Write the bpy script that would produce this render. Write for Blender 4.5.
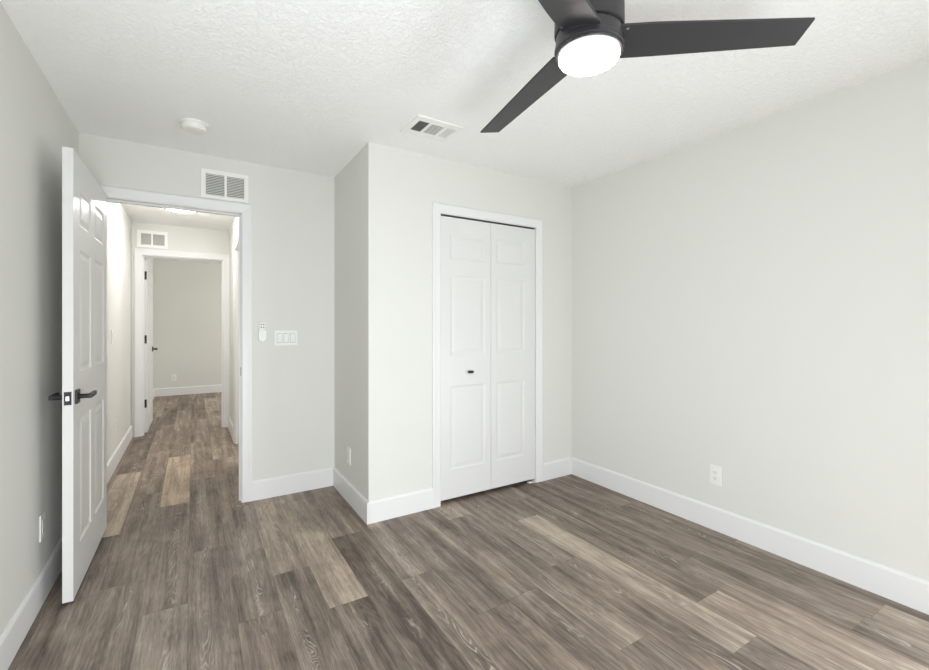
import bpy, bmesh, math, random
from mathutils import Vector

for o in list(bpy.data.objects):
    bpy.data.objects.remove(o, do_unlink=True)
SC = bpy.context.scene
COL = SC.collection
PI = math.pi

def lin(r, g, b):
    f = lambda v: (v / 255 / 12.92) if v / 255 <= 0.04045 else ((v / 255 + 0.055) / 1.055) ** 2.4
    return (f(r), f(g), f(b), 1.0)

# ------------------------------------------------------------------ camera
cam_d = bpy.data.cameras.new('camera')
cam = bpy.data.objects.new('camera', cam_d)
COL.objects.link(cam)
cam.location = (0, 0, 1.2681)
cam.rotation_euler = (PI / 2, 0, -0.5537)
cam_d.sensor_fit = 'HORIZONTAL'
cam_d.sensor_width = 36
cam_d.lens = 438.81 / 929 * 36
cam_d.shift_y = -9.92 / 929
cam_d.clip_start = 0.02
SC.camera = cam

# ------------------------------------------------------------------ world
world = bpy.data.worlds.new('world')
SC.world = world
world.use_nodes = True
wn = world.node_tree.nodes
bg = wn['Background']
bg.inputs['Color'].default_value = (0.75, 0.86, 1.0, 1)
bg.inputs['Strength'].default_value = 1.0

# ------------------------------------------------------------------ added area lights at invented, unseen windows
def area(name, loc, rot, sx, sy, power, color):
    d = bpy.data.lights.new(name, 'AREA')
    d.shape = 'RECTANGLE'
    d.size, d.size_y, d.energy, d.color = sx, sy, power, color
    o = bpy.data.objects.new(name, d)
    o.location, o.rotation_euler = loc, rot
    COL.objects.link(o)
    return o

P_BACK, P_LEFT, P_RIGHT, P_FAR = 79.0, 15.0, 30.0, 56.0
FAN_GLOW, HALL_GLOW = 17.0, 92.0
FILL_TINT = (0.915, 0.955, 1.0)  # tint of the added bedroom lights
WIN = (-0.45, 1.0, 0.1, 0.9)           # invented low window in the wall behind the camera
WIN_L = (-0.5, 1.4, 1.1, 2.1)          # invented window in the left wall, out of view beside the camera
WIN_R = (-0.6, 0.3, 0.1, 0.9)          # invented low window in the right wall, behind the view
area('added_back_light', ((WIN[0] + WIN[1]) / 2, -0.72, (WIN[2] + WIN[3]) / 2), (PI / 2, 0, 0),
     WIN[1] - WIN[0], WIN[3] - WIN[2], P_BACK, FILL_TINT)
area('added_left_light', (-0.60, (WIN_L[0] + WIN_L[1]) / 2, (WIN_L[2] + WIN_L[3]) / 2), (PI / 2, 0, -PI / 2),
     WIN_L[1] - WIN_L[0], WIN_L[3] - WIN_L[2], P_LEFT, FILL_TINT)
area('added_right_light', (2.76, (WIN_R[0] + WIN_R[1]) / 2, (WIN_R[2] + WIN_R[3]) / 2), (PI / 2, 0, PI / 2),
     WIN_R[1] - WIN_R[0], WIN_R[3] - WIN_R[2], P_RIGHT, FILL_TINT)
area('added_side_room_light', (1.985, 4.5, 1.45), (PI / 2, 0, PI / 2), 1.2, 1.2, 30.0, (1.0, 0.98, 0.95))  # added, unseen; brightens the jamb of the right hall doorway
area('added_far_room_light', (2.76, 8.0, 1.45), (PI / 2, 0, PI / 2), 1.5, 1.2, P_FAR, (1.0, 0.98, 0.95))  # added, unseen; brightens the far room

SC.view_settings.view_transform = 'Standard'
SC.view_settings.look = 'None'
SC.view_settings.exposure = -0.25
SC.view_settings.gamma = 1.0
SC.view_settings.use_curve_mapping = False
SC.cycles.max_bounces = 16
SC.cycles.diffuse_bounces = 10
SC.cycles.sample_clamp_indirect = 6.0


# ------------------------------------------------------------------ materials
def new_mat(name):
    m = bpy.data.materials.new(name)
    m.use_nodes = True
    nt = m.node_tree
    return m, nt, nt.nodes['Principled BSDF']

def paint(name, col, rough=0.5, bump_scale=0, bump=0.0, detail=2.0, spec=0.5, metal=0.0, var=0.0, dist=0.002):
    m, nt, p = new_mat(name)
    p.inputs['Base Color'].default_value = col
    p.inputs['Roughness'].default_value = rough
    p.inputs['Specular IOR Level'].default_value = spec
    p.inputs['Metallic'].default_value = metal
    geo = nt.nodes.new('ShaderNodeNewGeometry')
    if bump_scale:
        n = nt.nodes.new('ShaderNodeTexNoise')
        n.inputs['Scale'].default_value = bump_scale
        n.inputs['Detail'].default_value = detail
        nt.links.new(geo.outputs['Position'], n.inputs['Vector'])
        b = nt.nodes.new('ShaderNodeBump')
        b.inputs['Strength'].default_value = bump
        b.inputs['Distance'].default_value = dist
        nt.links.new(n.outputs['Fac'], b.inputs['Height'])
        nt.links.new(b.outputs['Normal'], p.inputs['Normal'])
    if var:
        n2 = nt.nodes.new('ShaderNodeTexNoise')
        n2.inputs['Scale'].default_value = 3.0
        nt.links.new(geo.outputs['Position'], n2.inputs['Vector'])
        hs = nt.nodes.new('ShaderNodeMapRange')
        hs.inputs['To Min'].default_value = rough - var
        hs.inputs['To Max'].default_value = rough + var
        nt.links.new(n2.outputs['Fac'], hs.inputs['Value'])
        nt.links.new(hs.outputs['Result'], p.inputs['Roughness'])
    return m

def glow(name, col, strength):
    m, nt, p = new_mat(name)
    p.inputs['Base Color'].default_value = (0.9, 0.9, 0.9, 1)
    p.inputs['Emission Color'].default_value = col
    p.inputs['Emission Strength'].default_value = strength
    return m

def ceiling_mat():
    m, nt, p = new_mat('knockdown_ceiling')
    p.inputs['Base Color'].default_value = lin(244, 244, 242)
    p.inputs['Roughness'].default_value = 0.8
    p.inputs['Specular IOR Level'].default_value = 0.25
    geo = nt.nodes.new('ShaderNodeNewGeometry')
    n = nt.nodes.new('ShaderNodeTexNoise')
    n.inputs['Scale'].default_value = 60
    n.inputs['Detail'].default_value = 4
    n.inputs['Roughness'].default_value = 0.6
    n.inputs['Distortion'].default_value = 0.6
    nt.links.new(geo.outputs['Position'], n.inputs['Vector'])
    r = nt.nodes.new('ShaderNodeMapRange')
    r.interpolation_type = 'SMOOTHSTEP'
    r.inputs['From Min'].default_value = 0.42
    r.inputs['From Max'].default_value = 0.62
    nt.links.new(n.outputs['Fac'], r.inputs['Value'])
    b = nt.nodes.new('ShaderNodeBump')
    b.inputs['Strength'].default_value = 0.65
    b.inputs['Distance'].default_value = 0.003
    nt.links.new(r.outputs['Result'], b.inputs['Height'])
    nt.links.new(b.outputs['Normal'], p.inputs['Normal'])
    return m

def floor_mat():
    m, nt, p = new_mat('grey_oak_vinyl_plank')
    N, L = nt.nodes.new, nt.links.new
    uv = N('ShaderNodeUVMap'); uv.uv_map = 'plank'
    ed = N('ShaderNodeUVMap'); ed.uv_map = 'edge'
    at = N('ShaderNodeAttribute'); at.attribute_name = 'tone'
    sep = N('ShaderNodeSeparateColor'); L(at.outputs['Color'], sep.inputs['Color'])
    def mapped(sx, sy):
        k = N('ShaderNodeMapping'); k.inputs['Scale'].default_value = (sx, sy, 1)
        L(uv.outputs['UV'], k.inputs['Vector']); return k.outputs['Vector']
    def noise(vec, scale, detail, rough=0.55, dist=0.0):
        n = N('ShaderNodeTexNoise'); n.inputs['Scale'].default_value = scale
        n.inputs['Detail'].default_value = detail; n.inputs['Roughness'].default_value = rough
        n.inputs['Distortion'].default_value = dist
        L(vec, n.inputs['Vector']); return n.outputs['Fac']
    def math_(op, a, b=None, c=None):
        k = N('ShaderNodeMath'); k.operation = op
        for i, v in enumerate((a, b, c)):
            if v is None: continue
            if isinstance(v, (int, float)): k.inputs[i].default_value = v
            else: L(v, k.inputs[i])
        return k.outputs[0]
    broad = noise(mapped(15, 0.8), 1.0, 4, 0.6, 0.4)
    streak = noise(mapped(70, 1.8), 1.0, 5, 0.65, 0.3)
    fine = noise(mapped(260, 14), 1.0, 4, 0.65)
    cloud = noise(mapped(7, 3.2), 1.0, 4, 0.6, 0.6)
    ringn = noise(mapped(6.5, 0.75), 1.0, 2, 0.45, 0.25)
    rings = math_('PINGPONG', math_('MULTIPLY_ADD', fine, 0.5, math_('MULTIPLY', ringn, 46.0)), 1.0)
    v = math_('MULTIPLY_ADD', math_('SUBTRACT', broad, 0.5), 1.45, sep.outputs['Red'])
    v = math_('MULTIPLY_ADD', math_('SUBTRACT', streak, 0.5), 0.75, v)
    v = math_('MULTIPLY_ADD', math_('SUBTRACT', fine, 0.5), 0.75, v)
    v = math_('MULTIPLY_ADD', math_('SUBTRACT', cloud, 0.5), 0.85, v)
    v = math_('MULTIPLY_ADD', math_('SUBTRACT', rings, 0.5), 0.12, v)
    ramp = N('ShaderNodeValToRGB')
    e = ramp.color_ramp.elements
    e[0].position, e[0].color = 0.0, lin(74, 64, 56)
    e[1].position, e[1].color = 1.0, lin(192, 178, 160)
    k = e.new(0.35); k.color = lin(119, 107, 97)
    k = e.new(0.65); k.color = lin(150, 137, 125)
    L(v, ramp.inputs['Fac'])
    # warm / grey shift of each plank
    warm = N('ShaderNodeMixRGB'); warm.blend_type = 'MULTIPLY'
    L(sep.outputs['Green'], warm.inputs['Fac'])
    L(ramp.outputs['Color'], warm.inputs['Color1'])
    warm.inputs['Color2'].default_value = (1.0, 0.93, 0.84, 1)
    # limed cathedral grain: white arcs along the heart of some planks
    ringl = noise(mapped(7.5, 1.25), 1.0, 3, 0.5, 0.5)
    lines = math_('PINGPONG', math_('MULTIPLY_ADD', fine, 1.1, math_('MULTIPLY', ringl, 70.0)), 1.0)
    arc = N('ShaderNodeMapRange'); arc.inputs['From Min'].default_value = 0.55; arc.inputs['From Max'].default_value = 1.0
    L(lines, arc.inputs['Value'])
    sx = N('ShaderNodeSeparateXYZ'); L(ed.outputs['UV'], sx.inputs['Vector'])
    mid = math_('SUBTRACT', 1.0, math_('MULTIPLY', math_('ABSOLUTE', math_('SUBTRACT', sx.outputs['X'], sep.outputs['Blue'])), 5.0))
    mid = math_('MAXIMUM', mid, 0.0)
    patch = N('ShaderNodeMapRange'); patch.inputs['From Min'].default_value = 0.50; patch.inputs['From Max'].default_value = 0.62
    L(math_('MULTIPLY_ADD', at.outputs['Alpha'], 0.09, noise(mapped(9.0, 2.4), 1.0, 4, 0.65, 0.3)), patch.inputs['Value'])
    lime = math_('MULTIPLY', math_('MULTIPLY', arc.outputs['Result'], mid), patch.outputs['Result'])
    lime = math_('MULTIPLY', lime, 0.85)
    mx = N('ShaderNodeMixRGB')
    L(lime, mx.inputs['Fac']); L(warm.outputs['Color'], mx.inputs['Color1'])
    mx.inputs['Color2'].default_value = lin(196, 188, 176)
    # thin joints between planks
    ex = math_('MULTIPLY', math_('MINIMUM', sx.outputs['X'], math_('SUBTRACT', 1.0, sx.outputs['X'])), 0.1795)
    ey = math_('MULTIPLY', math_('MINIMUM', sx.outputs['Y'], math_('SUBTRACT', 1.0, sx.outputs['Y'])), 1.345)
    em = math_('MINIMUM', ex, ey)
    jr = N('ShaderNodeMapRange'); jr.inputs['From Min'].default_value = 0.0006; jr.inputs['From Max'].default_value = 0.0022
    jr.inputs['To Min'].default_value = 0.78; jr.inputs['To Max'].default_value = 1.0
    L(em, jr.inputs['Value'])
    jm = N('ShaderNodeMixRGB'); jm.blend_type = 'MULTIPLY'; jm.inputs['Fac'].default_value = 1.0
    L(mx.outputs['Color'], jm.inputs['Color1']); L(jr.outputs['Result'], jm.inputs['Color2'])
    L(jm.outputs['Color'], p.inputs['Base Color'])
    rr = N('ShaderNodeMapRange'); rr.inputs['To Min'].default_value = 0.38; rr.inputs['To Max'].default_value = 0.56
    L(streak, rr.inputs['Value']); L(rr.outputs['Result'], p.inputs['Roughness'])
    p.inputs['Specular IOR Level'].default_value = 0.4
    b = N('ShaderNodeBump'); b.inputs['Strength'].default_value = 0.25; b.inputs['Distance'].default_value = 0.0012
    L(math_('MULTIPLY_ADD', jr.outputs['Result'], 1.5, fine), b.inputs['Height'])
    L(b.outputs['Normal'], p.inputs['Normal'])
    return m

M = {}
M['wall'] = paint('greige_wall_paint', lin(217, 217, 212), 0.7, 160, 0.10, 3, 0.3, dist=0.001)
M['ceiling'] = ceiling_mat()
M['floor'] = floor_mat()
M['trim'] = paint('white_trim_paint', lin(226, 226, 225), 0.38, 60, 0.03, 2, 0.45)
M['door'] = paint('white_door_paint', lin(218, 218, 216), 0.36, 90, 0.03, 2, 0.5)
M['plastic'] = paint('white_plastic', lin(231, 231, 227), 0.35, var=0.05)
M['slot'] = paint('slot_and_vent_shade', lin(70, 68, 66), 0.6, var=0.05)
M['grille'] = paint('white_enamel_grille', lin(236, 236, 232), 0.4, var=0.05)
M['shade_button_grey'] = paint('shade_and_button_grey', lin(118, 118, 116), 0.8, var=0.05)  # grey for painted shade and for the remote's buttons
M['black'] = paint('matte_black_metal', lin(20, 18, 20), 0.45, 200, 0.05, 2, 0.5, var=0.06)
M['steel'] = paint('satin_steel', lin(200, 198, 194), 0.3, metal=1.0, var=0.05)
M['strike'] = paint('dark_strike_metal', lin(72, 69, 66), 0.5, var=0.05)
M['fan'] = paint('charcoal_fan_finish', lin(47, 46, 48), 0.42, 120, 0.05, 2, 0.5, var=0.06)
M['fan_glow'] = glow('fan_light_diffuser', (1.0, 0.90, 0.84, 1), FAN_GLOW)
M['hall_glow'] = glow('hall_light_diffuser', (1.0, 0.965, 0.96, 1), HALL_GLOW)
M['dark'] = paint('dark_track_slot', lin(60, 57, 54), 0.6, var=0.05)
gm, gnt, gp = new_mat('added_window_glass')
gp.inputs['Roughness'].default_value = 0.02
g_tr = gnt.nodes.new('ShaderNodeBsdfTransparent')
g_mx = gnt.nodes.new('ShaderNodeMixShader')
g_mx.inputs['Fac'].default_value = 0.06
gnt.links.new(g_tr.outputs[0], g_mx.inputs[1]); gnt.links.new(gp.outputs[0], g_mx.inputs[2])
gnt.links.new(g_mx.outputs[0], gnt.nodes['Material Output'].inputs['Surface'])
M['glass'] = gm

# ------------------------------------------------------------------ helpers
WLOC = {}          # world location of every root, so children can be written in world coordinates

def wl(o):
    return WLOC.get(o.name, Vector((0, 0, 0)))

def obj(name, bm, mat, parent=None, bevel=0.0, smooth=False, origin=None, seg=2):
    base = wl(parent) if parent else (Vector(origin) if origin else Vector((0, 0, 0)))
    if not origin and not parent:
        xs = [v.co for v in bm.verts]
        base = Vector(((min(c.x for c in xs) + max(c.x for c in xs)) / 2,
                       (min(c.y for c in xs) + max(c.y for c in xs)) / 2, min(c.z for c in xs)))
    bmesh.ops.translate(bm, verts=bm.verts, vec=-base)
    bmesh.ops.recalc_face_normals(bm, faces=bm.faces)
    me = bpy.data.meshes.new(name)
    bm.to_mesh(me); bm.free()
    me.materials.append(mat)
    o = bpy.data.objects.new(name, me)
    COL.objects.link(o)
    if parent:
        o.parent = parent
        WLOC[o.name] = base.copy()
    else:
        o.location = base
        WLOC[o.name] = base.copy()
    if smooth:
        for f in me.polygons: f.use_smooth = True
        try: me.set_sharp_from_angle(angle=math.radians(38))
        except Exception: pass
    if bevel:
        b = o.modifiers.new('soft_edges', 'BEVEL')
        b.width = bevel; b.segments = seg; b.limit_method = 'ANGLE'; b.angle_limit = math.radians(40)
    return o

def tag(o, label=None, cat=None, group=None, kind=None):
    if label: o['label'] = label
    if cat: o['category'] = cat
    if group: o['group'] = group
    if kind: o['kind'] = kind
    return o

def thing(name, loc, label=None, cat=None, group=None, kind=None):
    o = bpy.data.objects.new(name, None)
    o.empty_display_size = 0.05
    COL.objects.link(o)
    o.location = loc
    WLOC[o.name] = Vector(loc)
    return tag(o, label, cat, group, kind)

def struct(name, bm, mat, bevel=0.0, **k):
    return tag(obj(name, bm, mat, None, bevel, **k), kind='structure')

def box(bm, x0, x1, y0, y1, z0, z1):
    v = [bm.verts.new(c) for c in ((x0, y0, z0), (x1, y0, z0), (x1, y1, z0), (x0, y1, z0),
                                   (x0, y0, z1), (x1, y0, z1), (x1, y1, z1), (x0, y1, z1))]
    for f in ((3, 2, 1, 0), (4, 5, 6, 7), (0, 1, 5, 4), (1, 2, 6, 5), (2, 3, 7, 6), (3, 0, 4, 7)):
        bm.faces.new([v[i] for i in f])
    return v

def one_box(*a):
    bm = bmesh.new(); box(bm, *a); return bm

def prism(bm, poly, fn, a, b):
    """polygon poly (2-D points) swept from parameter a to b; fn(p, t) gives the 3-D point"""
    A = [bm.verts.new(fn(p, a)) for p in poly]
    B = [bm.verts.new(fn(p, b)) for p in poly]
    n = len(poly)
    bm.faces.new(A); bm.faces.new(B[::-1])
    for i in range(n):
        bm.faces.new([A[i], B[i], B[(i + 1) % n], A[(i + 1) % n]])

def lathe(bm, prof, c, n=48, axis='z', cap=True):
    """prof = [(radius, height)] turned about an axis through c"""
    rings = []
    for r, h in prof:
        ring = []
        for i in range(n):
            t = 2 * PI * i / n
            a, b = r * math.cos(t), r * math.sin(t)
            p = {'z': (a, b, h), 'x': (h, a, b), 'y': (a, h, b)}[axis]
            ring.append(bm.verts.new((c[0] + p[0], c[1] + p[1], c[2] + p[2])))
        rings.append(ring)
    for p, q in zip(rings, rings[1:]):
        for i in range(n):
            bm.faces.new([p[i], p[(i + 1) % n], q[(i + 1) % n], q[i]])
    if cap:
        bm.faces.new(rings[0]); bm.faces.new(rings[-1][::-1])
    return rings

def wall_along_x(x0, x1, y0, y1, z1, holes=()):
    """holes: (hx0, hx1, hz0, hz1) left to right"""
    bm = bmesh.new(); cur = x0
    for hx0, hx1, hz0, hz1 in holes:
        box(bm, cur, hx0, y0, y1, 0, z1)
        if hz0 > 0: box(bm, hx0, hx1, y0, y1, 0, hz0)
        if hz1 < z1: box(bm, hx0, hx1, y0, y1, hz1, z1)
        cur = hx1
    box(bm, cur, x1, y0, y1, 0, z1)
    return bm

def wall_along_y(y0, y1, x0, x1, z1, holes=()):
    bm = bmesh.new(); cur = y0
    for h0, h1, hz0, hz1 in holes:
        box(bm, x0, x1, cur, h0, 0, z1)
        if hz0 > 0: box(bm, x0, x1, h0, h1, 0, hz0)
        if hz1 < z1: box(bm, x0, x1, h0, h1, hz1, z1)
        cur = h1
    box(bm, x0, x1, cur, y1, 0, z1)
    return bm

H = 2.44
XL, XR, YC, YD, XS = -0.5946, 2.7525, 2.711, 3.507, 0.954
YB = -0.71
YD2 = YD + 0.115          # hall face of the bedroom wall
YE, YE2, YF = 6.2, 6.31, 9.5
XH = 0.383                # hall right wall
T = 0.11

# ------------------------------------------------------------------ floor: every plank where it lies
def floor_mesh():
    random.seed(11)
    PW, PL = 0.1795, 1.345
    X0 = -0.02
    ends = {-3: 3.36, -2: 2.70, -1: 3.71, 0: 2.875, 1: 3.435, 2: 2.395, 3: 1.985, 4: 2.63, 5: 2.02, 6: 2.95,
            7: 1.62, 8: 2.48, 9: 1.72, 10: 2.24, 11: 1.147, 12: 1.39, 13: 2.05, 14: 0.69, 15: 1.356}
    # tone of planks seen in the photograph: (column, index) ; index 0 starts at ends[k] and runs away from the camera
    tones = {(-3, 0): .80, (-2, 0): .42, (-1, 0): .86, (0, 0): .44, (0, 1): .58, (1, 0): .52, (1, -1): .44, (2, 0): .72, (3, 0): .76, (2, 1): .68, (3, 1): .66,
             (4, 0): .60, (4, -1): .27, (3, -1): .26, (2, -1): .40, (8, 0): .78, (8, -1): .46, (10, -1): .76, (10, 0): .46, (10, -2): .5,
             (11, -1): .74, (11, 0): .40, (12, -1): .55, (12, 0): .34, (13, 0): .42, (13, -1): .46, (14, -1): .52, (14, 0): .44,
             (15, -1): .40, (15, 0): .46, (5, 0): .50, (5, -1): .46, (6, 0): .44, (6, -1): .40, (7, 0): .44, (7, -1): .40, (9, 0): .48,
             (9, -1): .40, (8, -2): .38, (-1, -1): .42, (-1, -2): .52, (-2, -1): .38, (-2, -2): .4, (-3, -1): .40, (0, -1): .40, (0, -2): .46,
             (1, -2): .42, (-3, -2): .36, (-1, 1): .50, (-2, 1): .46, (-1, 2): .52, (0, 2): .56, (1, 1): .56, (1, 3): .75}
    warm = {(-1, 0): 0.75, (-3, 0): 0.35}
    bm = bmesh.new()
    uvp = bm.loops.layers.uv.new('plank'); uve = bm.loops.layers.uv.new('edge')
    col = bm.loops.layers.float_color.new('tone')
    xmin, xmax, ymin, ymax = XL - 0.05, XR + 0.05, YB - 0.05, YF + 0.05
    for k in range(-4, 17):
        a, b = X0 + k * PW, X0 + (k + 1) * PW
        xa, xb = max(a, xmin), min(b, xmax)
        if xb <= xa: continue
        e0 = ends.get(k, 1.0 + random.random())
        for j in range(-4, 7):
            c, d = e0 + j * PL, e0 + (j + 1) * PL
            ya, yb = max(c, ymin), min(d, ymax)
            if yb <= ya: continue
            t = tones.get((k, j), random.choice([.36, .42, .46, .5, .55, .66]))
            wv = warm.get((k, j), random.uniform(0.0, 0.3)) + (0.35 if c > 3.4 else 0)
            ou, ov = random.uniform(0, 40), random.uniform(0, 40)
            heart = random.uniform(0.3, 0.7); lm = 1.0 if k in (5, 9) else random.choice([0.0, 0.3, 0.6])
            f = bm.faces.new([bm.verts.new(p) for p in ((xa, ya, 0), (xb, ya, 0), (xb, yb, 0), (xa, yb, 0))])
            for l in f.loops:
                x, y = l.vert.co.x, l.vert.co.y
                l[uvp].uv = (x - a + ou, y - c + ov)
                l[uve].uv = ((x - a) / PW, (y - c) / PL)
                l[col] = (t - 0.03, min(wv, 1), heart, lm)
    return bm

fl = floor_mesh()
tag(obj('floor', fl, M['floor'], origin=(0, 0, 0)), kind='structure')

# ------------------------------------------------------------------ shell
struct('ceiling', one_box(XL - T, XR + T, YB - T, YF + T, H, H + 0.1), M['ceiling'])
struct('wall_left', wall_along_y(YB - T, YD2, XL - T, XL, H, (WIN_L,)), M['wall'])
struct('wall_hall_left', one_box(XL - T, XL - 0.002, YD2, YE, 0, H), M['wall'])
struct('wall_far_left', one_box(XL - T, XL - 0.002, YE, YF + T, 0, H), M['wall'])
struct('wall_right', wall_along_y(YB - T, YF + T, XR, XR + T, H, (WIN_R, (7.2, 8.8, 0.8, 2.1))), M['wall'])
struct('wall_back', wall_along_x(XL, XR, YB - T, YB, H, (WIN,)), M['wall'])
DL, DR, DT = -0.515, 0.292, 2.066          # clear opening of the bedroom door
struct('wall_door', wall_along_x(XL, XR, YD, YD2, H, ((DL - 0.018, DR + 0.018, 0, DT + 0.018),)), M['wall'])
struct('wall_closet_side', one_box(XS, XS + T, YC + T, YD, 0, H), M['wall'])
CL, CR, CT = 1.472, 2.352, 2.052           # clear opening of the closet
def closet_wall():
    bm = wall_along_x(XS, XR, YC, YC + T, H, ((CL - 0.012, CR + 0.012, 0, CT + 0.012),))
    es = [e for e in bm.edges if all(abs(v.co.x - XS) < 1e-5 and abs(v.co.y - YC) < 1e-5 for v in e.verts)]
    bmesh.ops.bevel(bm, geom=es, offset=0.010, segments=5, profile=0.5, affect='EDGES')
    return bm
struct('wall_closet', closet_wall(), M['wall'])
RH0, RH1 = 4.47, 5.285                     # doorway in the right hall wall
struct('wall_hall_right', wall_along_y(YD2, YE, XH, XH + T, H, ((RH0, RH1, 0, 2.085),)), M['wall'])
EL, ER, ET = -0.491, 0.311, 2.066
struct('wall_hall_end', wall_along_x(XL, XR, YE, YE2, H, ((EL - 0.018, ER + 0.018, 0, ET + 0.018),)), M['wall'])
struct('wall_far_end', one_box(XL, XR, YF, YF + T, 0, H), M['wall'])

# baseboards
BH, BT = 0.142, 0.014
BP = [(0, 0), (BT, 0), (BT, BH - 0.014), (BT * 0.75, BH - 0.005), (BT * 0.4, BH), (0, BH)]
def base_x(name, x0, x1, y, s):            # lies on a wall of constant y; s = direction the wall faces
    bm = bmesh.new(); prism(bm, BP, lambda p, t: (t, y + s * p[0], p[1]), x0, x1)
    struct(name, bm, M['trim'])
def base_y(name, y0, y1, x, s):
    bm = bmesh.new(); prism(bm, BP, lambda p, t: (x + s * p[0], t, p[1]), y0, y1)
    struct(name, bm, M['trim'])
CW = 0.064
base_y('baseboard_left', YB, YD, XL, 1)
base_y('baseboard_right', YB, YC, XR, -1)
base_x('baseboard_door_wall', DR + CW, XS, YD, -1)
base_y('baseboard_closet_side', YC - BT, YD - BT, XS, -1)
base_x('baseboard_closet_left', XS - BT * 0.1, CL - CW + 0.004, YC, -1)
base_x('baseboard_closet_right', CR + CW - 0.004, XR - BT, YC, -1)
base_y('baseboard_hall_left', YD2 + 0.02, YE - 0.014, XL - 0.002, 1)
base_y('baseboard_hall_right', RH1 + CW, YE - 0.014, XH, -1)
base_x('baseboard_far_end', XL, XR, YF, -1)
base_y('baseboard_far_left', YE2, YF - BT, XL - 0.002, 1)

# casings and jambs
CP = [(0.0, 0), (0.0, .008), (.006, .0105), (.020, .0115), (.040, .014), (.052, .0165), (.060, .0165), (.064, .014), (.064, 0)]
def casing(bm, u0, u1, top, plane, s, axis='y', width=CW):
    """mitred casing round an opening u0..u1 up to top on a wall; s = direction the wall faces"""
    def P(u, t, z):
        return (u, plane + s * t, z) if axis == 'y' else (plane + s * t, u, z)
    k = width / CW
    rings = []
    for i in range(4):
        ring = []
        for w, t in CP:
            w = w * k
            ring.append(bm.verts.new({0: P(u0 - w, t, 0), 1: P(u0 - w, t, top + w),
                                      2: P(u1 + w, t, top + w), 3: P(u1 + w, t, 0)}[i]))
        rings.append(ring)
    n = len(CP)
    for a, b in zip(rings, rings[1:]):
        for i in range(n):
            bm.faces.new([a[i], b[i], b[(i + 1) % n], a[(i + 1) % n]])
    bm.faces.new(rings[0]); bm.faces.new(rings[-1][::-1])

def jamb_x(bm, u0, u1, top, y0, y1, th=0.018, stop=None):
    box(bm, u0 - th, u0, y0, y1, 0, top + th)
    box(bm, u1, u1 + th, y0, y1, 0, top + th)
    box(bm, u0, u1, y0, y1, top, top + th)
    if stop:
        s0, s1 = stop
        box(bm, u0, u0 + 0.011, s0, s1, 0, top)
        box(bm, u1 - 0.011, u1, s0, s1, 0, top)
        box(bm, u0 + 0.011, u1 - 0.011, s0, s1, top - 0.011, top)

bm = bmesh.new()
casing(bm, DL - 0.005, DR + 0.005, DT + 0.005, YD, -1)
frame1 = struct('trim_1', bm, M['trim'])
bm = bmesh.new(); jamb_x(bm, DL, DR, DT, YD, YD2, stop=(YD + 0.042, YD + 0.078))
obj('jamb', bm, M['trim'], frame1)
bm = bmesh.new(); casing(bm, DL - 0.005, DR + 0.005, DT + 0.005, YD2, 1)
obj('hall_casing', bm, M['trim'], frame1)
bm = one_box(DR - 0.0015, DR + 0.001, YD + 0.004, YD + 0.034, 0.905, 0.965)
obj('strike_plate', bm, M['strike'], frame1)['label'] = 'dark metal strike plate'

bm = bmesh.new(); casing(bm, CL + 0.003, CR - 0.003, CT + 0.003, YC, -1)
frame2 = struct('trim_2', bm, M['trim'])
bm = bmesh.new(); jamb_x(bm, CL, CR, CT, YC, YC + T, th=0.012)
obj('jamb', bm, M['trim'], frame2)
bm = bmesh.new(); box(bm, CL + 0.01, CR - 0.01, YC + 0.004, YC + 0.034, CT - 0.009, CT - 0.0005)
obj('track', bm, M['dark'], frame2)['label'] = 'dark folding door track under the head'

bm = bmesh.new(); casing(bm, EL - 0.005, ER + 0.005, ET + 0.005, YE, -1, width=0.072)
frame3 = struct('trim_3', bm, M['trim'])
bm = bmesh.new(); jamb_x(bm, EL, ER, ET, YE, YE2, stop=(YE + 0.03, YE + 0.07))
obj('jamb', bm, M['trim'], frame3)

bm = bmesh.new(); casing(bm, RH0, RH1, 2.073, XH, -1, axis='x')
frame4 = struct('trim_4', bm, M['trim'])
bm = bmesh.new()
box(bm, XH, XH + T, RH1 - 0.018, RH1, 0, 2.085)
box(bm, XH, XH + T, RH0, RH0 + 0.018, 0, 2.085)
box(bm, XH, XH + T, RH0 + 0.018, RH1 - 0.018, 2.067, 2.085)
obj('jamb', bm, M['trim'], frame4)

# closet interior and side room are enclosed by the walls already built; one partition closes the side room
struct('wall_side_room', wall_along_y(YD2, YE, 2.0, 2.0 + T, H, ((3.9, 5.1, 0.85, 2.05),)), M['wall'])  # its opening holds an invented window

# invented windows, all out of view, framing the added lights
def added_window_frame(name, axis, a0, a1, z0, z1, p0, p1, pg):
    bm = bmesh.new()
    def b(u0, u1, zz0, zz1, q0=p0, q1=p1):
        if axis == 'x': box(bm, u0, u1, q0, q1, zz0, zz1)
        else: box(bm, q0, q1, u0, u1, zz0, zz1)
    f = 0.04
    b(a0, a0 + f, z0, z1); b(a1 - f, a1, z0, z1); b(a0 + f, a1 - f, z0, z0 + f); b(a0 + f, a1 - f, z1 - f, z1)
    zm = (z0 + z1) / 2
    b(a0 + f, a1 - f, zm - 0.02, zm + 0.02)
    w = struct(name, bm, M['trim'])
    bm = bmesh.new(); b(a0 + f, a1 - f, z0 + f, zm - 0.02, pg, pg + 0.004); b(a0 + f, a1 - f, zm + 0.02, z1 - f, pg, pg + 0.004)
    obj('pane', bm, M['glass'], w)
added_window_frame('added_window_1', 'x', WIN[0], WIN[1], WIN[2], WIN[3], YB - 0.09, YB - 0.03, YB - 0.06)
added_window_frame('added_window_3', 'y', WIN_L[0], WIN_L[1], WIN_L[2], WIN_L[3], XL - 0.09, XL - 0.03, XL - 0.06)
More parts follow.
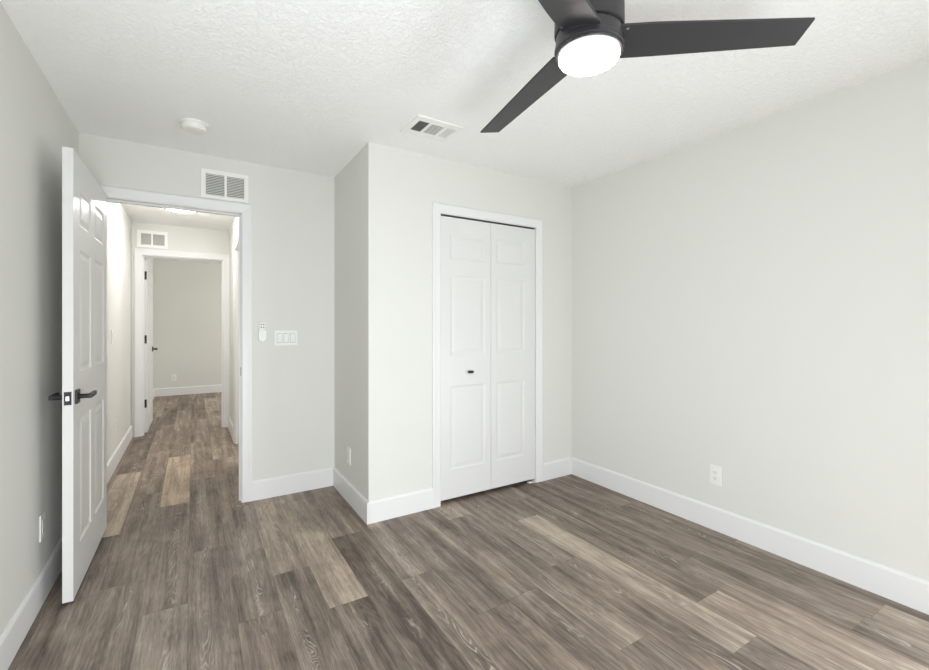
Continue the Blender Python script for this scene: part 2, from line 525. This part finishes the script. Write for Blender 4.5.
added_window_frame('added_window_4', 'y', WIN_R[0], WIN_R[1], WIN_R[2], WIN_R[3], XR + 0.02, XR + 0.08, XR + 0.05)
added_window_frame('added_window_5', 'y', 3.9, 5.1, 0.85, 2.05, 2.02, 2.08, 2.05)
added_window_frame('added_window_2', 'y', 7.2, 8.8, 0.8, 2.1, XR + 0.02, XR + 0.08, XR + 0.05)

# ------------------------------------------------------------------ panelled doors
RING = [(0, 0), (.003, .003), (.011, .0075), (.019, .0075), (.042, .0015)]
def leaf(bm, o, U, N, W, TH, z0, z1, panels, relief=1.0):
    """door leaf: o corner at floor level, U unit vector along the width, N unit vector through the thickness"""
    o, U, N = Vector(o), Vector(U), Vector(N)
    us = sorted({0, W} | {p[0] for p in panels} | {p[1] for p in panels})
    zs = sorted({z0, z1} | {p[2] for p in panels} | {p[3] for p in panels})
    for d0, sg in ((0.0, 1), (TH, -1)):
        def P(u, z, dep): return bm.verts.new(o + U * u + N * (d0 + sg * dep) + Vector((0, 0, z)))
        for a, b in zip(us, us[1:]):
            for c, d in zip(zs, zs[1:]):
                if any(p[0] - 1e-6 <= a and b <= p[1] + 1e-6 and p[2] - 1e-6 <= c and d <= p[3] + 1e-6 for p in panels): continue
                bm.faces.new([P(a, c, 0), P(b, c, 0), P(b, d, 0), P(a, d, 0)])
        for a, b, c, d in panels:
            prev = None
            for ins, dep in RING:
                dep = dep * relief
                r = [P(a + ins, c + ins, dep), P(b - ins, c + ins, dep), P(b - ins, d - ins, dep), P(a + ins, d - ins, dep)]
                if prev:
                    for i in range(4): bm.faces.new([prev[i], prev[(i + 1) % 4], r[(i + 1) % 4], r[i]])
                prev = r
            bm.faces.new(prev)
    def Q(u, z, n): return bm.verts.new(o + U * u + N * n + Vector((0, 0, z)))
    for u in (0, W): bm.faces.new([Q(u, z0, 0), Q(u, z1, 0), Q(u, z1, TH), Q(u, z0, TH)])
    for z in (z0, z1): bm.faces.new([Q(0, z, 0), Q(W, z, 0), Q(W, z, TH), Q(0, z, TH)])
    bmesh.ops.remove_doubles(bm, verts=bm.verts, dist=1e-5)

def lever_set(parent, face, y, z, s, toward, size=1.0):
    """square rose, neck and flat lever on a door face x = face; s = side it sticks out to; toward = +1/-1 along y"""
    bm = one_box(*sorted((face, face + s * 0.009)), y - 0.032, y + 0.032, z - 0.032, z + 0.032)
    h = obj('door_handle', bm, M['black'], parent, 0.002)
    h['label'] = 'matte black lever handle on a square rose'
    bm = bmesh.new(); lathe(bm, [(0.011, 0.008 * s), (0.011, 0.052 * s)], (face, y, z), 20, 'x')
    obj('neck', bm, M['black'], h, smooth=True)
    x0, x1 = sorted((face + s * 0.042, face + s * 0.058))
    y0, y1 = sorted((y - toward * 0.012, y + toward * 0.115))
    obj('lever', one_box(x0, x1, y0, y1, z - 0.0105, z + 0.0105), M['black'], h, 0.003)
    return h

# bedroom door, swung right back against the left wall
LX0, LX1, LY0, LY1, LZ0, LZ1 = -0.5025, -0.4645, 2.636, 3.490, 0.012, 2.073
d1 = thing('door_1', (LX0, LY1, 0), 'white six-panel bedroom door swung open beside the left wall', 'door', None, 'structure')
PZ = [(0.225, 0.825), (1.045, 1.63), (1.745, 1.935)]
W1 = LY1 - LY0
cols = [(0.130, 0.385), (0.490, 0.745)]
UL = Vector((0.009, 1, 0)).normalized(); NL = Vector((-1, 0.009, 0)).normalized()
bm = bmesh.new()
leaf(bm, (LX1, LY0, 0), UL, NL, W1, LX1 - LX0, LZ0, LZ1, [(a, b, c, d) for a, b in cols for c, d in PZ])
obj('leaf', bm, M['door'], d1)
lever_set(d1, LX1, LY0 + 0.062, 0.935, 1, 1)
lever_set(d1, LX0, LY0 + 0.062, 0.935, -1, 1)
lp = obj('latch_plate', one_box(LX0 + 0.006, LX1 - 0.006, LY0 - 0.0015, LY0 + 0.001, 0.905, 0.965), M['black'], d1)
lp['label'] = 'black latch plate on the door edge'
bm = bmesh.new()
prism(bm, [(0, 0), (0.011, 0), (0.011, -0.004), (0, -0.010)], lambda p, t: (LX0 + 0.0135 + p[0], LY0 - 0.001 + p[1], t), 0.925, 0.945)
obj('latch_bolt', bm, M['steel'], lp)
for z in (0.25, 1.03, 1.84):
    bm = bmesh.new()
    box(bm, LX0 + 0.014, LX1 + 0.008, LY1 - 0.0005, LY1 + 0.002, z - 0.045, z + 0.045)
    lathe(bm, [(0.006, -0.045), (0.006, 0.045)], (LX0 + 0.008, LY1 + 0.006, z), 14)
    obj('hinge', bm, M['black'], d1)['label'] = 'black butt hinge'

# far door at the end of the hall, open into the far room
FX0, FX1, FY0, FY1 = EL, EL + 0.035, YE2 + 0.006, YE2 + 0.796
d3 = thing('door_3', (FX0, FY0, 0), 'white panel door standing open into the room past the hall', 'door', None, 'structure')
bm = bmesh.new()
WW = FY1 - FY0
leaf(bm, (FX1, FY0, 0), (0, 1, 0), (-1, 0, 0), WW, FX1 - FX0, 0.012, 2.06,
     [(a, b, c, d) for a, b in ((0.115, 0.345), (0.445, 0.675)) for c, d in PZ])
obj('leaf', bm, M['door'], d3)
lever_set(d3, FX1, FY1 - 0.062, 0.955, 1, -1)
lever_set(d3, FX0, FY1 - 0.062, 0.955, -1, -1)
for z in (0.351, 1.101, 1.848):
    bm = bmesh.new()
    box(bm, FX0 - 0.001, FX1 - 0.006, FY0 - 0.003, FY0 + 0.001, z - 0.048, z + 0.048)
    lathe(bm, [(0.006, -0.048), (0.006, 0.048)], (FX0 - 0.001, FY0 - 0.004, z), 14)
    obj('hinge', bm, M['black'], d3)['label'] = 'black butt hinge'

# closet bifold
d2 = thing('door_2', ((CL + CR) / 2, YC + 0.02, 0), 'white bifold closet door, two panelled leaves, closed', 'closet door', None, 'structure')
XM = 1.9125
for i, (a, b) in enumerate(((CL + 0.003, XM - 0.0015), (XM + 0.0015, CR - 0.004))):
    w = b - a
    pn = (0.084, w - 0.052) if i == 0 else (0.048, w - 0.112)
    bm = bmesh.new()
    leaf(bm, (a, YC + 0.003, 0), (1, 0, 0), (0, 1, 0), w, 0.032, 0.030, CT - 0.014, [(pn[0], pn[1], c, d) for c, d in ((0.235, 0.832), (1.05, 1.62), (1.74, 1.925))], 0.6)
    lf = obj('bifold_leaf', bm, M['door'], d2)
    if i == 0:
        bm = bmesh.new()
        kx, kz = 1.722, 0.926
        box(bm, kx - 0.022, kx + 0.022, YC - 0.020, YC - 0.010, kz - 0.009, kz + 0.009)
        box(bm, kx - 0.007, kx + 0.007, YC - 0.011, YC + 0.004, kz - 0.006, kz + 0.006)
        obj('knob', bm, M['black'], lf, 0.0015)['label'] = 'small black bar knob'
bm = bmesh.new()
box(bm, CR - 0.065, CR - 0.002, YC + 0.002, YC + 0.034, 0.0, 0.003)
box(bm, CR - 0.004, CR - 0.001, YC + 0.002, YC + 0.034, 0.003, 0.024)
box(bm, CR - 0.060, CR - 0.030, YC + 0.004, YC + 0.030, 0.003, 0.010)
tag(obj('floor_bracket', bm, M['plastic']), 'small white pivot bracket on the floor under the closet door corner', 'bracket')

# ------------------------------------------------------------------ ceiling fan
FC = (1.0815, 0.9895)
fan = thing('ceiling_fan', (FC[0], FC[1], H), 'charcoal three-blade ceiling fan with a round lit lamp', 'ceiling fan')
def turned(name, prof, mat, parent, smooth=True):
    bm = bmesh.new(); lathe(bm, prof, (FC[0], FC[1], 0), 72)
    return obj(name, bm, mat, parent, smooth=smooth)
turned('canopy', [(0.102, H), (0.106, H - 0.004), (0.109, 2.208), (0.107, 2.204), (0.096, 2.201)], M['fan'], fan)
turned('motor_housing', [(0.096, 2.202), (0.102, 2.199), (0.104, 2.193), (0.106, 2.164)], M['fan'], fan)
turned('light_ring', [(0.105, 2.165), (0.1075, 2.162), (0.1085, 2.158), (0.1085, 2.146), (0.1055, 2.144), (0.1055, 2.136), (0.103, 2.133), (0.094, 2.133)], M['fan'], fan)
turned('light_diffuser', [(0.0945, 2.135), (0.0945, 2.123), (0.092, 2.119), (0.084, 2.1165), (0.06, 2.1155), (0.02, 2.115)], M['fan_glow'], fan)['label'] = 'glowing white round diffuser'
TH0, PITCH, ZB = 1.354, -0.204, 2.179
def blade_outline():
    # (radius, offset across) counter-clockwise; wide root, oblique tip
    return [(0.085, -0.050), (0.20, -0.040), (0.654, 0.020), (0.646, 0.116), (0.20, 0.089), (0.085, 0.080)]
for k in range(3):
    a = TH0 - k * 2 * PI / 3
    e = Vector((math.cos(a), math.sin(a), 0)); t = Vector((-math.sin(a), math.cos(a), 0))
    c = Vector((FC[0], FC[1], ZB))
    e = (e + Vector((0, 0, (-0.012, 0.013, 0.0)[k]))).normalized() * (1.03, 1.0, 1.0)[k]   # each blade hangs a little differently
    tv = t * math.cos(PITCH) + Vector((0, 0, math.sin(PITCH)))
    nv = e.cross(tv).normalized()
    bm = bmesh.new()
    prism(bm, blade_outline(), lambda p, s: c + e * p[0] + tv * p[1] + nv * s, -0.004, 0.004)
    bl = obj('blade', bm, M['fan'], fan, 0.0018)
    bm = bmesh.new()
    q = c + e * 0.113 - tv * 0.036 - nv * 0.0045
    lathe(bm, [(0.0045, -0.0015), (0.0045, 0.0), (0.002, 0.001)], q, 12)
    obj('screw', bm, M['steel'], bl)['label'] = 'small bright blade screw'

# ------------------------------------------------------------------ smoke detector
sd = thing('smoke_detector', (0.005, 3.0, H), 'round white smoke detector on the ceiling near the bedroom door', 'smoke detector')
bm = bmesh.new(); lathe(bm, [(0.074, H), (0.074, H - 0.008), (0.071, H - 0.011)], (0.005, 3.0, 0), 48)
obj('base_plate', bm, M['plastic'], sd, smooth=True)
bm = bmesh.new(); lathe(bm, [(0.064, H - 0.010), (0.062, H - 0.020), (0.064, H - 0.022), (0.063, H - 0.036), (0.056, H - 0.043), (0.03, H - 0.045), (0.01, H - 0.045)], (0.005, 3.0, 0), 48)
obj('cover', bm, M['plastic'], sd, smooth=True)
bm = bmesh.new(); lathe(bm, [(0.010, H - 0.044), (0.010, H - 0.047), (0.007, H - 0.048)], (0.03, 2.985, 0), 20)
obj('test_button', bm, M['plastic'], sd, smooth=True)

# ------------------------------------------------------------------ ceiling register
RX0, RX1, RY0, RY1 = 1.066, 1.362, 2.212, 2.456
rg = thing('ceiling_register', ((RX0 + RX1) / 2, (RY0 + RY1) / 2, H), 'white three-bank air register in the ceiling before the closet', 'air vent')
banks = [(1.098, 1.166), (1.180, 1.264), (1.280, 1.340)]
BY0, BY1 = 2.262, 2.400
bm = bmesh.new()
zl, zh = H - 0.007, H - 0.0002
box(bm, RX0, RX1, RY0, BY0, zl, zh); box(bm, RX0, RX1, BY1, RY1, zl, zh)
xs = [RX0] + [v for b in banks for v in b] + [RX1]
for i in range(0, len(xs), 2): box(bm, xs[i], xs[i + 1], BY0, BY1, zl, zh)
obj('frame', bm, M['grille'], rg, 0.0015)
obj('duct_shadow', one_box(banks[0][0], banks[-1][1], BY0, BY1, H - 0.0012, H - 0.0004), M['slot'], rg).name = 'duct_shade'  # dark sheet painted in for the shade above the louvres
for i, (a, b) in enumerate(banks):
    bm = bmesh.new()
    if i == 1:
        n = 9
        for j in range(n):
            y = BY0 + (j + 0.5) * (BY1 - BY0) / n
            prism(bm, [(-0.0014, 0.0032), (-0.0006, 0.0032), (0.0016, 0.0052), (0.0008, 0.0052)], lambda p, t: (t, y + p[0], H - p[1]), a, b)
    else:
        n = 6
        sg = -1 if i == 0 else 1
        for j in range(n):
            x = a + (j + 0.5) * (b - a) / n
            if i == 0: pp = [(-0.0028, 0.0062), (-0.0018, 0.0062), (0.0028, 0.001), (0.0018, 0.001)]
            else: pp = [(-0.0024, 0.0026), (-0.0018, 0.0026), (0.0024, 0.0060), (0.0018, 0.0060)]
            prism(bm, pp, lambda p, t: (x + p[0], t, H - p[1]), BY0, BY1)
    obj('louvre_bank', bm, M['grille'], rg)

# ------------------------------------------------------------------ return grilles
def grille(label, x0, x1, z0, z1, y, bx, bz, nslat):
    g = thing('return_grille', ((x0 + x1) / 2, y, (z0 + z1) / 2), label, 'air vent', 'return air grilles')
    bm = bmesh.new()
    (a0, a1), (c0, c1) = bx
    b0, b1 = bz
    t0, t1 = y - 0.009, y - 0.0002
    box(bm, x0, a0, t0, t1, z0, z1); box(bm, c1, x1, t0, t1, z0, z1)
    box(bm, a0, c1, t0, t1, z0, b0); box(bm, a0, c1, t0, t1, b1, z1)
    box(bm, a1, c0, t0, t1, b0, b1)
    obj('frame', bm, M['grille'], g, 0.0015)
    obj('duct_shade', one_box(a0, c1, y - 0.0014, y - 0.0004, b0, b1), M['shade_button_grey'], g)  # grey sheet painted in for the shade behind the slats
    for a, b in bx:
        bm = bmesh.new()
        st = (b1 - b0) / nslat
        for j in range(nslat):
            z = b0 + (j + 0.5) * st
            prism(bm, [(0.0085, -st * 0.34), (0.0075, -st * 0.42), (0.0015, st * 0.16), (0.0025, st * 0.24)], lambda p, t: (t, y - p[0], z + p[1]), a, b)
        obj('slat_bank', bm, M['grille'], g)
    return g
grille('white wall grille above the bedroom door frame, larger of the two', 0.044, 0.337, 2.145, 2.343, YD, ((0.073, 0.186), (0.201, 0.310)), (2.168, 2.313), 13)
grille('smaller white grille on the hall end wall above the far doorway', -0.546, -0.254, 2.157, 2.353, YE, ((-0.507, -0.412), (-0.394, -0.285)), (2.190, 2.318), 13)

# ------------------------------------------------------------------ switch plate and remote cradle beside the door
sw = thing('switch_plate', (0.5925, YD, 1.171), 'white three-gang light switch plate between doorway and closet corner', 'light switch')
bm = one_box(0.511, 0.674, YD - 0.006, YD - 0.0002, 1.114, 1.229)
obj('plate', bm, M['plastic'], sw, 0.0025)
for cx in (0.5465, 0.5925, 0.6385):
    bm = bmesh.new()
    prism(bm, [(0.004, 1.138), (0.0070, 1.138), (0.0140, 1.205), (0.004, 1.205)], lambda p, t: (t, YD - p[0], p[1]), cx - 0.0165, cx + 0.0165)
    rk = obj('rocker', bm, M['plastic'], sw, 0.001)
    obj('gap_shade', one_box(cx - 0.0180, cx + 0.0180, YD - 0.0065, YD - 0.004, 1.1365, 1.2065), M['shade_button_grey'], rk)  # grey plate colours in the shade round each rocker

rc = thing('remote_cradle', (0.428, YD, 1.16), 'small white fan remote cradle on the wall right of the doorway', 'remote holder')
def rounded(x0, x1, z0, z1, r, n=6):
    pts = []
    for cx, cz, a in ((x1 - r, z1 - r, 0), (x0 + r, z1 - r, PI / 2), (x0 + r, z0 + r, PI), (x1 - r, z0 + r, 1.5 * PI)):
        for i in range(n + 1):
            t = a + i * PI / 2 / n
            pts.append((cx + r * math.cos(t), cz + r * math.sin(t)))
    return pts
bm = bmesh.new(); prism(bm, rounded(0.404, 0.454, 1.155, 1.235, 0.022), lambda p, t: (p[0], YD - t, p[1]), 0.0002, 0.004)
obj('back_plate', bm, M['plastic'], rc)
bm = bmesh.new()
pk = [(0.402, 1.232), (0.402, 1.172)] + [(0.429 + 0.027 * math.cos(PI + i * PI / 10), 1.172 + 0.024 * math.sin(PI + i * PI / 10)) for i in range(1, 10)] + [(0.456, 1.172), (0.456, 1.232)]
prism(bm, pk, lambda p, t: (p[0], YD - t, p[1]), 0.004, 0.024)
obj('pocket', bm, M['plastic'], rc, 0.003)
bm = bmesh.new(); prism(bm, rounded(0.408, 0.450, 1.2335, 1.290, 0.012), lambda p, t: (p[0], YD - t, p[1]), 0.005, 0.019)
rm = tag(obj('fan_remote', bm, M['plastic'], None, 0.0015), 'slim white fan remote standing in the wall cradle', 'remote control')
for zz in (1.252, 1.272):
    for xx in (0.421, 0.437):
        bm = bmesh.new(); lathe(bm, [(0.0048, -0.0185), (0.0048, -0.0205), (0.003, -0.021)], (xx, YD, zz), 16, 'y')
        obj('button', bm, M['shade_button_grey'], rm)

# ------------------------------------------------------------------ outlets
def outlet(label, plane, axis, s, u, z, blank=False, group='wall outlets', name='wall_outlet', cat='outlet'):
    """plate on a wall: axis 'x' = wall of constant x, s = side it faces, u = place along the wall"""
    def B(bm, u0, u1, z0, z1, t0, t1):
        q = sorted((plane + s * t0, plane + s * t1))
        if axis == 'x': box(bm, q[0], q[1], u0, u1, z0, z1)
        else: box(bm, u0, u1, q[0], q[1], z0, z1)
    loc = (plane, u, z) if axis == 'x' else (u, plane, z)
    g = thing(name, loc, label, cat, group)
    bm = bmesh.new(); B(bm, u - 0.037, u + 0.037, z - 0.060, z + 0.060, 0.0002, 0.006)
    obj('cover_plate', bm, M['plastic'], g, 0.0025)
    if blank:
        bm = bmesh.new(); B(bm, u - 0.0165, u + 0.0165, z - 0.033, z + 0.033, 0.006, 0.0085)
        obj('rocker', bm, M['plastic'], g, 0.001)
        return g
    bm = bmesh.new(); B(bm, u - 0.0175, u + 0.0175, z - 0.034, z + 0.034, 0.006, 0.0078)
    rcp = obj('receptacle', bm, M['plastic'], g, 0.001)
    bm = bmesh.new()
    for zz in (z - 0.018, z + 0.018):
        for du in (-0.0065, 0.0065):
            B(bm, u + du - 0.0011, u + du + 0.0011, zz - 0.001, zz + 0.0075, 0.0078, 0.0081)
        B(bm, u - 0.0022, u + 0.0022, zz - 0.0095, zz - 0.0052, 0.0078, 0.0081)
    obj('socket_slots', bm, M['slot'], rcp)['label'] = 'dark plug slots'
    return g
outlet('white outlet low on the long right wall above its baseboard', XR, 'x', -1, 1.494, 0.339)
outlet('white outlet on the narrow side wall of the closet', XS, 'x', -1, 3.115, 0.330)
outlet('white outlet on the left wall near the open bedroom door', XL, 'x', 1, 2.745, 0.340)
outlet('pale outlet low on the hall left wall', XL - 0.002, 'x', 1, 4.98, 0.372)
outlet('distant white outlet on the far room back wall', YF, 'y', -1, -0.298, 0.320)
outlet('white rocker switch higher up on the hall left wall', XL - 0.002, 'x', 1, 4.81, 1.168, True, None, 'rocker_switch', 'light switch')

# ------------------------------------------------------------------ hall ceiling lamp
hl = thing('hall_ceiling_light', (-0.105, 5.13, H), 'round glowing flush lamp on the hall ceiling', 'ceiling light')
bm = bmesh.new(); lathe(bm, [(0.140, H), (0.140, H - 0.009), (0.134, H - 0.012)], (-0.105, 5.13, 0), 48)
obj('rim', bm, M['plastic'], hl, smooth=True)
bm = bmesh.new(); lathe(bm, [(0.130, H - 0.011), (0.130, H - 0.034), (0.120, H - 0.042), (0.09, H - 0.046), (0.04, H - 0.047)], (-0.105, 5.13, 0), 48)
obj('light_diffuser', bm, M['hall_glow'], hl, smooth=True)
